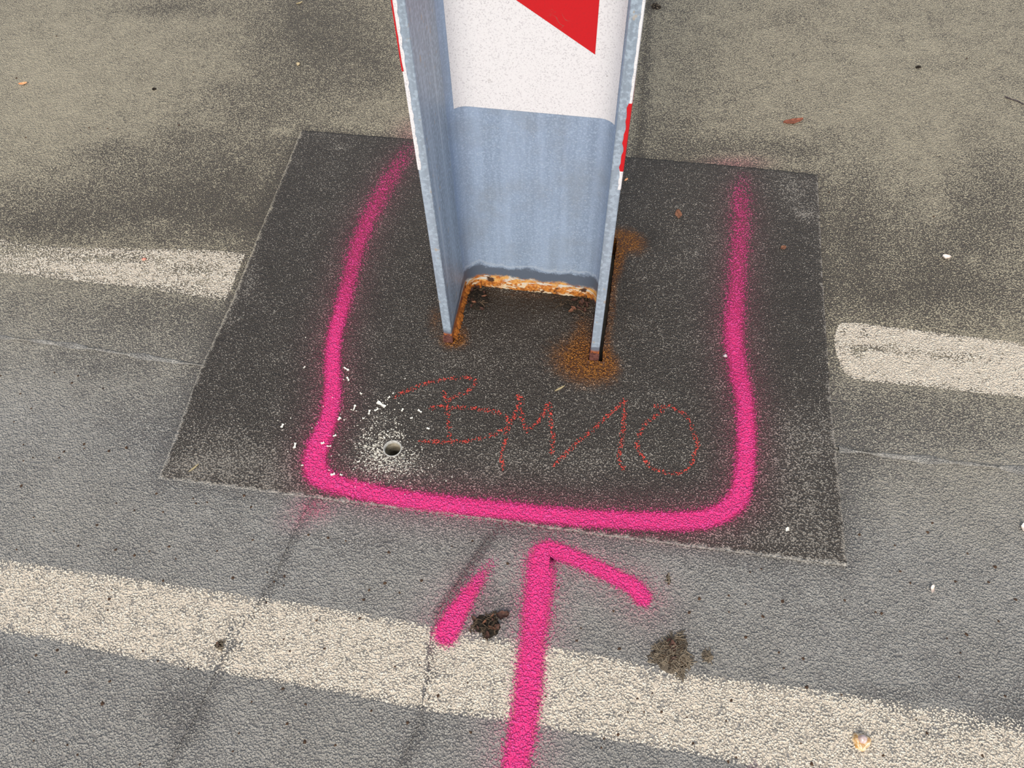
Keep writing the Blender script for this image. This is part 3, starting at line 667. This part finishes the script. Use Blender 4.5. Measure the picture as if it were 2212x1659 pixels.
def prism(name, poly, y0, y1, m, parent):
    """flat polygon in the local x-z plane given thickness along y"""
    n = len(poly); v = [(x, y0, z) for x, z in poly]+[(x, y1, z) for x, z in poly]
    f = [tuple(range(n)), tuple(range(2*n-1, n-1, -1))]+[(i, n+i, n+(i+1) % n, (i+1) % n) for i in range(n)]
    return mesh_obj(name, v, f, m, parent)
yw = -TW/2
for k in range(4):
    lo = lambda x: 0.507+0.25*k+(0.084-x)*0.635
    hi = lambda x: min(lo(x)+0.125, TOP-0.06)
    if lo(0.084) > TOP-0.10: break
    xl = -0.086; poly = [(0.084, lo(0.084)), (xl, min(lo(xl), TOP-0.06)), (xl, hi(xl)), (0.084, hi(0.084))]
    o = prism('red_stripe', poly, yw-0.0016, yw-0.0010, MAT_RED, wsheet)
# sheeting on the outer flange faces, folded a few millimetres round the near edge
def side_sheet(name, sgn, z0, z1, wrap, m, lab, jag=0.0006, out=0.0007):
    zs = np.linspace(z0, z1, max(3, int((z1-z0)/0.006))); v, f = [], []
    for i, z in enumerate(zs):
        w = wrap+RNG.normal(0, jag); X = hx
        prof = [(X+out, hy-0.01), (X+out, -hy+0.002), (X+out-0.0008, -hy-out+0.0002), (X-max(w, 0.001), -hy-out), (X-max(w, 0.001), -hy+0.0002), (X-0.001, -hy+0.001), (X-0.0002, -hy+0.003), (X-0.0002, hy-0.01)]
        v += [(sgn*x, y, z) for x, y in prof]
    n = 8
    for i in range(len(zs)-1):
        for j in range(n): f.append((i*n+j, i*n+(j+1) % n, (i+1)*n+(j+1) % n, (i+1)*n+j))
    f += [tuple(range(n)), tuple(range((len(zs)-1)*n, len(zs)*n))]
    o = mesh_obj(name, v, f, m, post); o['label'] = lab; return o
side_sheet('flange_sheet', -1, 0.405, TOP-0.05, 0.0052, MAT_WHITE, 'white reflective sheet folded over the left flange edge')
side_sheet('red_sheet', -1, 0.560, 0.690, 0.0008, MAT_RED, 'red stripe on the left flange sheet', 0.0004, 0.0015)
side_sheet('flange_sheet', 1, 0.405, 0.437, 0.0040, MAT_WHITE, 'short white end of the right flange sheet', 0.0004)
side_sheet('red_sheet', 1, 0.437, 0.542, 0.0044, MAT_RED, 'red stripe folded over the right flange edge', 0.0009, 0.0010)
side_sheet('flange_sheet', 1, 0.542, TOP-0.05, 0.0030, MAT_WHITE, 'white reflective sheet folded over the right flange edge', 0.0004)

# rust crust along the inside of the foot (post coordinates)
def crust(name, path, wid, hgt, m, lab):
    P = smooth_line(path, 0.003); T = np.gradient(P, axis=0); T /= np.linalg.norm(T, axis=1)[:, None]; N = np.column_stack([T[:, 1], -T[:, 0]])
    v, f = [], []
    for i, (p, n) in enumerate(zip(P, N)):
        w = wid*(0.75+0.5*RNG.random()); h = hgt*(0.7+0.6*RNG.random())
        for (a, z) in ((-0.0015, h*1.1), (w*0.35, h*0.95), (w*0.8, h*0.5), (w, -0.002)): v.append((p[0]+n[0]*a, p[1]+n[1]*a, z))
    for i in range(len(P)-1):
        for j in range(3): a = i*4+j; f.append((a, a+1, a+5, a+4))
    o = mesh_obj(name, v, f, m, post, True); o['label'] = lab; return o
rf = arc(-ix+RAD, -TW/2-RAD, RAD, 180, 90, 6); rg = arc(ix-RAD, -TW/2-RAD, RAD, 90, 0, 6)
crust('rust_crust', [(-ix, -hy+0.004), (-ix, -hy+0.05), (-ix, -hy+0.10)]+rf, 0.0085, 0.010, MAT_ORUST, 'orange rust crust along the inside of the left flange foot')
crust('rust_crust', rf[3:]+[(-0.05, yw), (0.0, yw), (0.05, yw)]+rg[:4], 0.0045, 0.012, MAT_CRUST, 'orange rust crust along the foot of the web')
crust('rust_crust', rg[2:]+[(ix, -0.08), (ix, -hy+0.006)], 0.0028, 0.006, MAT_DKRUST, 'dark rust crust along the inside of the right flange foot')
def toe_cap(x0, x1, lab):
    v, f = [], []; n = 9
    zs = [(-0.004, 0.0030), (0.004, 0.0024), (0.010, 0.0018), (0.016, 0.0012), (0.0225, 0.0002)]
    for z, d in zs:
        for i in range(n):
            t = i/(n-1); v.append((x0-0.0008+(x1-x0+0.0016)*t, -hy-d*(0.6+0.8*RNG.random())-0.0004, z+RNG.normal(0, 0.0009)))
    for k in range(len(zs)-1):
        for i in range(n-1): a = k*n+i; f.append((a, a+1, a+n+1, a+n))
    o = mesh_obj('rust_flake', v, f, MAT_DKRUST, post); o['label'] = lab
toe_cap(-hx, -hx+TF, 'purple-brown rusted toe of the left flange'); toe_cap(hx-TF, hx, 'purple-brown rusted toe of the right flange')

# ------------------------------------------------------------------ loose things on the ground
def flake_mesh(name, L, Wd, m, curl=0.25, jag=0.15, nx=7, seed=0, lens=True, th=0.0004):
    r = random.Random(seed); top, f = [], []; ny = 5
    for i in range(nx):
        t = i/(nx-1); w = Wd*(math.sin(math.pi*min(max(t*0.94+0.03, 0), 1))**0.7 if lens else 0.8+0.2*math.sin(t*9))*(1+r.uniform(-jag, jag))
        off = r.uniform(-jag, jag)*Wd*0.25
        for j in range(ny):
            s_ = j/(ny-1)*2-1; x = (t-0.5)*L+r.uniform(-jag, jag)*L*0.03; y = s_*w/2+off
            z = curl*Wd*(s_*s_)*0.6+curl*L*0.25*(2*t-1)**2+r.uniform(0, 0.06)*Wd+th
            top.append((x, y, z))
    n = len(top); v = top+[(x, y, z-th) for x, y, z in top]
    for i in range(nx-1):
        for j in range(ny-1):
            a = i*ny+j; f.append((a, a+ny, a+ny+1, a+1)); f.append((n+a, n+a+1, n+a+ny+1, n+a+ny))
    ring = [i*ny for i in range(nx)]+[(nx-1)*ny+j for j in range(1, ny)]+[i*ny+ny-1 for i in range(nx-2, -1, -1)]+[j for j in range(ny-2, 0, -1)]
    for i in range(len(ring)): a, b = ring[i], ring[(i+1) % len(ring)]; f.append((a, b, n+b, n+a))
    return v, f
def ang(p0, p1): d = on(*p1)-on(*p0); return math.atan2(d.y, d.x), math.hypot(d.x, d.y)
def flake(name, p0, p1, wfrac, m, label, cat, curl=0.25, jag=0.15, seed=0, lens=True, group=None, th=0.0005):
    a, L = ang(p0, p1); c = on((p0[0]+p1[0])/2, (p0[1]+p1[1])/2, 0.0006)
    v, f = flake_mesh(name, L, L*wfrac, m, curl, jag, 7, seed, lens, th); o = mesh_obj(name, v, f, m); o.location = c; o.rotation_euler = (0, 0, a)
    return tag(o, label, cat, group)
import bmesh
def lump_data(name, sx, sy, sz, m, seed=0, amp=0.25, sub=2):
    bm = bmesh.new(); bmesh.ops.create_icosphere(bm, subdivisions=sub, radius=1.0); r = random.Random(seed)
    ph = [(r.uniform(1.2, 3.2), r.uniform(0, 6), Vector((r.uniform(-1, 1), r.uniform(-1, 1), r.uniform(-1, 1))).normalized()) for _ in range(7)]
    for v in bm.verts:
        k = 1+sum(amp/3*math.sin(a*v.co.dot(d)*1.6+b) for a, b, d in ph); v.co = Vector((v.co.x*sx*k, v.co.y*sy*k, max(v.co.z, -0.5)*sz*k))
    me = bpy.data.meshes.new(name); bm.to_mesh(me); bm.free(); me.materials.append(m)
    if sub > 1: me.polygons.foreach_set('use_smooth', [True]*len(me.polygons))
    return me
def lump(name, px, py, dpx, m, label, cat, asp=0.8, hgt=0.6, seed=0, amp=0.25, rz=0.0, sub=2, group=None):
    c = on(px, py); r = (on(px+dpx/2, py)-c).length
    o = bpy.data.objects.new(name, lump_data(name, r, r*asp, r*hgt, m, seed, amp, sub)); COL.objects.link(o)
    o.location = (c.x, c.y, c.z+r*hgt*0.42); o.rotation_euler = (0, 0, rz); return tag(o, label, cat, group)
def fibres(name, n, rx, ry, zmax, m, parent, lens=(0.006, 0.018), seed=1, th=0.0006, kind='stuff', arch=0.5):
    r = random.Random(seed); v, f = [], []
    for _ in range(n):
        a = r.uniform(0, 2*math.pi); q = math.sqrt(r.random()); e = 0.85+0.22*math.sin(3*a+seed)+0.16*math.sin(5*a+2*seed)+0.1*math.sin(8*a); x, y = rx*q*e*math.cos(a), ry*q*e*math.sin(a); z = zmax*(1-q*q)*r.uniform(0.5, 1.05)+0.0006
        L = r.uniform(*lens); d = r.uniform(0, 2*math.pi); el = r.uniform(-0.3, 0.4); w = th*r.uniform(0.6, 1.6); bend = r.uniform(-0.4, 0.4)
        for k in range(4):
            t = k/3-0.5; dd = d+bend*t*2; px_, py_ = x+math.cos(dd)*L*t, y+math.sin(dd)*L*t; pz = max(z+math.sin(el)*L*t+arch*L*(0.25-t*t)*0.6, 0.0004)
            nx_, ny_ = -math.sin(dd)*w, math.cos(dd)*w; b = len(v)
            v += [(px_-nx_, py_-ny_, pz), (px_+nx_, py_+ny_, pz), (px_, py_, pz+w*1.3)]
            if k: f += [(b-3, b-2, b+1, b), (b-2, b-1, b+2, b+1), (b-1, b-3, b, b+2)]
    o = mesh_obj(name, v, f, m, parent)
    if kind: o['kind'] = kind
    return o
def mound(name, rx, ry, h, m, parent, seed=0, n=30, rings=8, jag=0.25):
    r = random.Random(seed); ph = [(k, r.uniform(0, 6.28), r.uniform(0.3, 1)/k**0.6) for k in (2, 3, 5, 7, 11)]
    v, f = [(0, 0, h)], []
    for i in range(1, rings+1):
        t = i/rings
        for j in range(n):
            a = 2*math.pi*j/n; e = 1+jag*sum(q*math.sin(k*a+b) for k, b, q in ph)/1.6*t
            z = h*(1-t*t)*(0.75+0.5*r.random()) if i < rings else -0.0012
            v.append((rx*t*e*math.cos(a), ry*t*e*math.sin(a), z))
    for j in range(n): f.append((0, 1+j, 1+(j+1) % n))
    for i in range(rings-1):
        for j in range(n): a = 1+i*n; f.append((a+j, a+n+j, a+n+(j+1) % n, a+(j+1) % n))
    return mesh_obj(name, v, f, m, parent)
def litter(name, px, py, wpx, hpx, h, label, cat, msoil, leaves, seed, nf=60, mf=None):
    c = on(px, py); rx = (on(px+wpx/2, py)-c).length; ry = (on(px, py-hpx/2)-c).length
    t = thing(name, c); tag(t, label, cat); mound('soil', rx*0.8, ry*0.8, h, msoil, t, seed, 36, 8, 0.42)
    fibres('fibres', nf, rx*0.95, ry*0.95, h, mf or MAT_FIBRE, t, seed=seed, lens=(0.004, max(rx*0.5, 0.009)))
    if name == 'moss_clump': fibres('dark_fibres', 130, rx*0.8, ry*0.8, h*1.15, MAT_DKFIBRE, t, seed=seed+1, lens=(0.004, 0.012))
    r = random.Random(seed+50)
    for k in range(leaves):
        m = r.choice([MAT_LEAF, MAT_LEAF2, MAT_LEAF2, MAT_LEAF2]); L = r.uniform(0.22, 0.5)*rx
        v, f = flake_mesh('leaf_flake', L, L*r.uniform(0.35, 0.6), m, 0.4, 0.2, 6, seed*31+k); o = mesh_obj('leaf_flake', v, f, m, t)
        a = r.uniform(0, 6.28); q = r.uniform(0.2, 0.95); o.location = (rx*q*math.cos(a), ry*q*math.sin(a), h*(1-q*q)*0.9+0.001); o.rotation_euler = (r.uniform(-.4, .4), r.uniform(-.4, .4), r.uniform(0, 6.28))
    return t
litter('leaf_litter', 1052, 1352, 74, 66, 0.005, 'dark brown leaf litter clump at the top edge of the solid line, between the arrow strokes', 'leaf litter', MAT_SOIL, 9, 11, 70, MAT_DKFIBRE)
flake('leaf_scrap', (1072,1331), (1100,1330), 0.7, MAT_LEAF2, 'single dark red-brown leaf scrap beside the arrow shaft', 'leaf', 0.5, 0.3, 5)
litter('moss_clump', 1450, 1414, 104, 92, 0.006, 'large dry grey-brown moss clump right of the arrow on the solid line', 'moss', MAT_MOSS, 4, 23, 320)
litter('moss_scrap', 1528, 1417, 30, 34, 0.0025, 'small thin grey-brown moss scrap just right of the large moss clump', 'moss', MAT_MOSS, 0, 29, 30)
litter('dirt_clump', 474, 1393, 26, 24, 0.004, 'small dark dirt clump with splinters on the solid line at lower left', 'dirt', MAT_SOIL, 3, 37, 24)
litter('leaf_litter', 1031, 645, 56, 60, 0.009, 'dark leaf litter packed in the left inner corner of the post foot', 'leaf litter', MAT_SOIL, 12, 41, 40, MAT_DKFIBRE)
litter('leaf_litter', 1246, 658, 72, 40, 0.007, 'dark leaf litter packed in the right inner corner of the post foot', 'leaf litter', MAT_SOIL, 12, 43, 40, MAT_DKFIBRE)
flake('bark_strip', (1691,268), (1733,261), 0.26, MAT_REDBARK, 'reddish-brown bark strip lying on the pavement right of the post', 'bark', 0.2, 0.15, 3, True, None, 0.003)
lump('pebble', 644, 139, 9, MAT_PEBBLE, 'small round tan pebble on the pavement behind the plate, left of the post', 'pebble', 0.9, 0.8, 3)
flake('wood_chip', (42,184), (60,181), 0.42, MAT_ORANGE, 'orange wood chip near the left edge of the photo', 'chip', 0.3, 0.2, 8, True, None, 0.0015)
flake('straw_bit', (640,10), (654,5), 0.3, MAT_STRAW, 'pale straw bit at the top of the photo left of the post', 'straw', 0.2, 0.15, 9)
lump('soil_crumb', 334, 193, 8, MAT_SOIL, 'dull brown crumb on the olive pavement, upper left', 'crumb', 0.8, 0.6, 9)
lump('soil_crumb', 1983, 146, 12, MAT_SOIL, 'dark soil crumb on the olive pavement, upper right', 'crumb', 0.6, 0.5, 10)
litter('dirt_clump', 1417, 14, 26, 20, 0.003, 'dark dirt blot at the top edge of the photo just right of the post', 'dirt', MAT_SOIL, 0, 47, 10)
flake('leaf_scrap', (1464,455), (1466,474), 0.55, MAT_LEAF, 'brown pointed leaf scrap on the plate between post and right pink stroke', 'leaf', 0.25, 0.1, 12)
flake('leaf_scrap', (1686,539), (1697,534), 0.75, MAT_LEAF, 'tiny brown leaf scrap on the plate right of the right pink stroke', 'leaf', 0.25, 0.1, 13)
flake('wood_chip', (1349,392), (1356,386), 0.4, MAT_ORANGE, 'tiny orange splinter on the plate close to the right flange', 'chip', 0.2, 0.1, 14)
lump('stone_chip', 1566, 769, 11, MAT_GREYSTONE, 'pale lilac-grey stone chip left of the right pink stroke', 'stone', 0.9, 0.7, 15, 0.35, sub=1)
lump('stone_chip', 312, 561, 10, MAT_PINKSTONE, 'pale red stone chip on the left cream dash', 'stone', 0.8, 0.6, 16, 0.35, sub=1)
flake('shell_fragment', (2034,556), (2051,559), 0.6, MAT_SHELL, 'white and pink shell fragment on the pavement above the right cream dash', 'shell', 0.5, 0.2, 17, True, None, 0.002)
flake('shell_fragment', (2012,1266), (2011,1282), 0.5, MAT_SHELL, 'small cream curled shell fragment on the grey coating at right', 'shell', 0.8, 0.25, 18, True, None, 0.0015)
flake('shell_fragment', (2209,1132), (2208,1148), 0.6, MAT_SHELL, 'white shell fragment cut by the right edge of the photo', 'shell', 0.5, 0.2, 19, True, None, 0.002)
flake('white_flake', (1697,1149), (1703,1140), 0.6, MAT_CHIP, 'white flake on the plate near its lower right corner', 'flake', 0.3, 0.2, 20)
flake('straw_bit', (408,1020), (430,1003), 0.16, MAT_STRAW, 'pale straw bit at the lower left corner of the plate', 'straw', 0.1, 0.1, 21)
flake('straw_bit', (1198,846), (1220,834), 0.16, MAT_STRAW, 'pale straw bit on the plate above the chalk letter M', 'straw', 0.1, 0.1, 22)
litter('dirt_clump', 1444, 1250, 12, 22, 0.0022, 'small brown dirt smear right of the arrow head end', 'dirt', MAT_SOIL, 0, 53, 10)
def twig(name, pts, r, m, label):
    P = [on(*p, lift=r*1.2) for p in pts]; v, f = [], []; n = 6
    for i, p in enumerate(P):
        d = (P[min(i+1, len(P)-1)]-P[max(i-1, 0)]).normalized(); s_ = d.cross(Vector((0, 0, 1))).normalized(); u = s_.cross(d); q = r*(1-0.5*i/len(P))
        for k in range(n): a = 2*math.pi*k/n; v.append(tuple(p+s_*q*math.cos(a)+u*q*math.sin(a)))
    for i in range(len(P)-1):
        for k in range(n): f.append((i*n+k, i*n+(k+1) % n, (i+1)*n+(k+1) % n, (i+1)*n+k))
    f += [tuple(range(n)), tuple(range((len(P)-1)*n, len(P)*n))]
    return tag(mesh_obj(name, v, f, m, None, True), label, 'twig')
twig('twig', [(2170,210),(2182,215),(2196,219),(2210,226),(2226,232)], 0.0016, MAT_TWIG, 'thin dark twig at the right edge of the photo')
# amber bead of resin with a dished, crinkled skirt
c = on(1860, 1602); r = (on(1880, 1602)-c).length
bead_t = thing('resin_bead', c); tag(bead_t, 'translucent amber and pearl resin blob on the solid line at lower right', 'bead')
v, f = [], []; n = 26
for (q, z) in ((1.0, 0.0), (0.92, 0.004), (0.78, 0.0075), (0.62, 0.0085), (0.5, 0.0072)):
    for j in range(n): a = 2*math.pi*j/n; e = q*(1+0.12*math.sin(3*a+1)+0.06*math.sin(7*a)); v.append((r*e*math.cos(a), r*0.9*e*math.sin(a), z*(0.8+0.3*math.sin(2*a+2))))
v.append((0, 0, 0.006))
for i in range(4):
    for j in range(n): f.append((i*n+j, i*n+(j+1) % n, (i+1)*n+(j+1) % n, (i+1)*n+j))
for j in range(n): f.append((4*n+j, 4*n+(j+1) % n, 5*n))
mesh_obj('resin_skirt', v, f, MAT_PEARL, bead_t, True)
MAT_PEARL2 = plain('lilac_pearl', lin(168, 140, 130), lin(214, 196, 196), 150.0, 0.3, 0.0, 0.7)
o = bpy.data.objects.new('resin_dome', lump_data('resin_dome', r*0.52, r*0.46, r*0.42, MAT_PEARL2, 5, 0.12)); COL.objects.link(o); o.parent = bead_t; o.location = (0, r*0.2, 0.0075)

# drilling chips round the hole
CHIPS = [((743,795),(754,802),.30),((656,797),(660,793),.5),((609,925),(612,917),.6),((636,970),(639,958),.4),((731,909),(736,903),.8),((720,944),(727,941),.6),((694,960),(701,957),.7),((706,965),(716,965),.25),((765,886),(768,876),.4),((797,897),(799,887),.4),((815,870),(833,880),.35),((809,889),(818,884),.4),((838,862),(843,858),.6),((868,890),(871,884),.6),((903,887),(911,892),.4),((783,905),(788,905),.7),((762,888),(765,887),.8),((651,1007),(656,1006),.6),((715,1028),(724,1024),.6),((735,1026),(740,1028),.6),((778,850),(782,853),.7),((750,816),(754,824),.4),((772,1000),(778,997),.5),((848,852),(851,850),.9),((886,905),(892,904),.7),((922,926),(928,928),.7)]
proto = None
for k, (a, b, w) in enumerate(CHIPS):
    th, L = ang(a, b); cpt = on((a[0]+b[0])/2, (a[1]+b[1])/2, 0.0006)
    if k < 4:
        vv, ff = flake_mesh('drilling_chip', 0.01, 0.004, MAT_CHIP, 0.4, 0.35, 6, 200+k, False, 0.0012); o = mesh_obj('drilling_chip', vv, ff, MAT_CHIP); proto = (proto or [])+[o]
    else:
        o = proto[k % 4].copy(); COL.objects.link(o)
    o.location = cpt; o.rotation_euler = (0, 0, th); o.scale = (L/0.01, L*w/0.004, 0.8)
    mx, my = (a[0]+b[0])/2, (a[1]+b[1])/2
    if k == 0: lab, grp = 'bent white drilling chip right of the left pink stroke, farthest up the plate', None
    elif k == 10: lab, grp = 'largest white drilling chip, a jagged crumb straight above the drilled hole', None
    elif k == 2: lab, grp = 'white drilling chip farthest left on the plate', None
    elif k == 14: lab, grp = 'slanting white drilling chip between the hole and the chalk letter B', None
    elif k == 12: lab, grp = 'white drilling chip at the start of the chalk letter B', None
    elif mx < 675: lab, grp = 'tiny white drilling chip on the plate left of the left pink stroke', 'white chips left of the pink stroke'
    elif mx < 742: lab, grp = 'tiny white drilling chip on or just right of the left pink stroke', 'white chips at the pink stroke'
    else: lab, grp = 'tiny white drilling chip lying on the dark plate around the drilled hole', 'white drilling chips around the hole'
    tag(o, lab, 'chip', grp)
# finer drilling crumbs, too many to count
r = random.Random(3); v, f = [], []
def tet(p, q):
    b = len(v); a = r.uniform(0, 6.28)
    for k in range(4): t = a+k*1.57; v.append((p.x+q*math.cos(t)*r.uniform(.6, 1.3), p.y+q*math.sin(t)*r.uniform(.6, 1.3), p.z-0.0005))
    v.append((p.x, p.y, p.z+q*0.9)); f.extend([(b, b+1, b+4), (b+1, b+2, b+4), (b+2, b+3, b+4), (b+3, b, b+4)])
for _ in range(520):
    t = r.random()
    if t < 0.35: px, py = 815+r.gauss(0, 28), 950+r.gauss(0, 40)
    elif t < 0.5: a = r.uniform(2.4, 5.6); px, py = 848+math.cos(a)*r.gauss(34, 6), 969+math.sin(a)*r.gauss(32, 6)
    elif t < 0.75: px, py = 850+r.gauss(0, 60), 1010+r.gauss(0, 25)
    else: px, py = 790+r.gauss(0, 90), 930+r.gauss(0, 70)
    if math.hypot(px-848, py-969) < 21: continue
    p = on(px, py, 0.0004)
    if inside(np.array([[p.x, p.y]]), PLATE)[0]: tet(p, r.uniform(0.0006, 0.0017))
o = mesh_obj('drilling_dust', v, f, MAT_CHIP, plate); o['kind'] = 'stuff'; o['label'] = 'white crumbs and dust around the drilled hole'
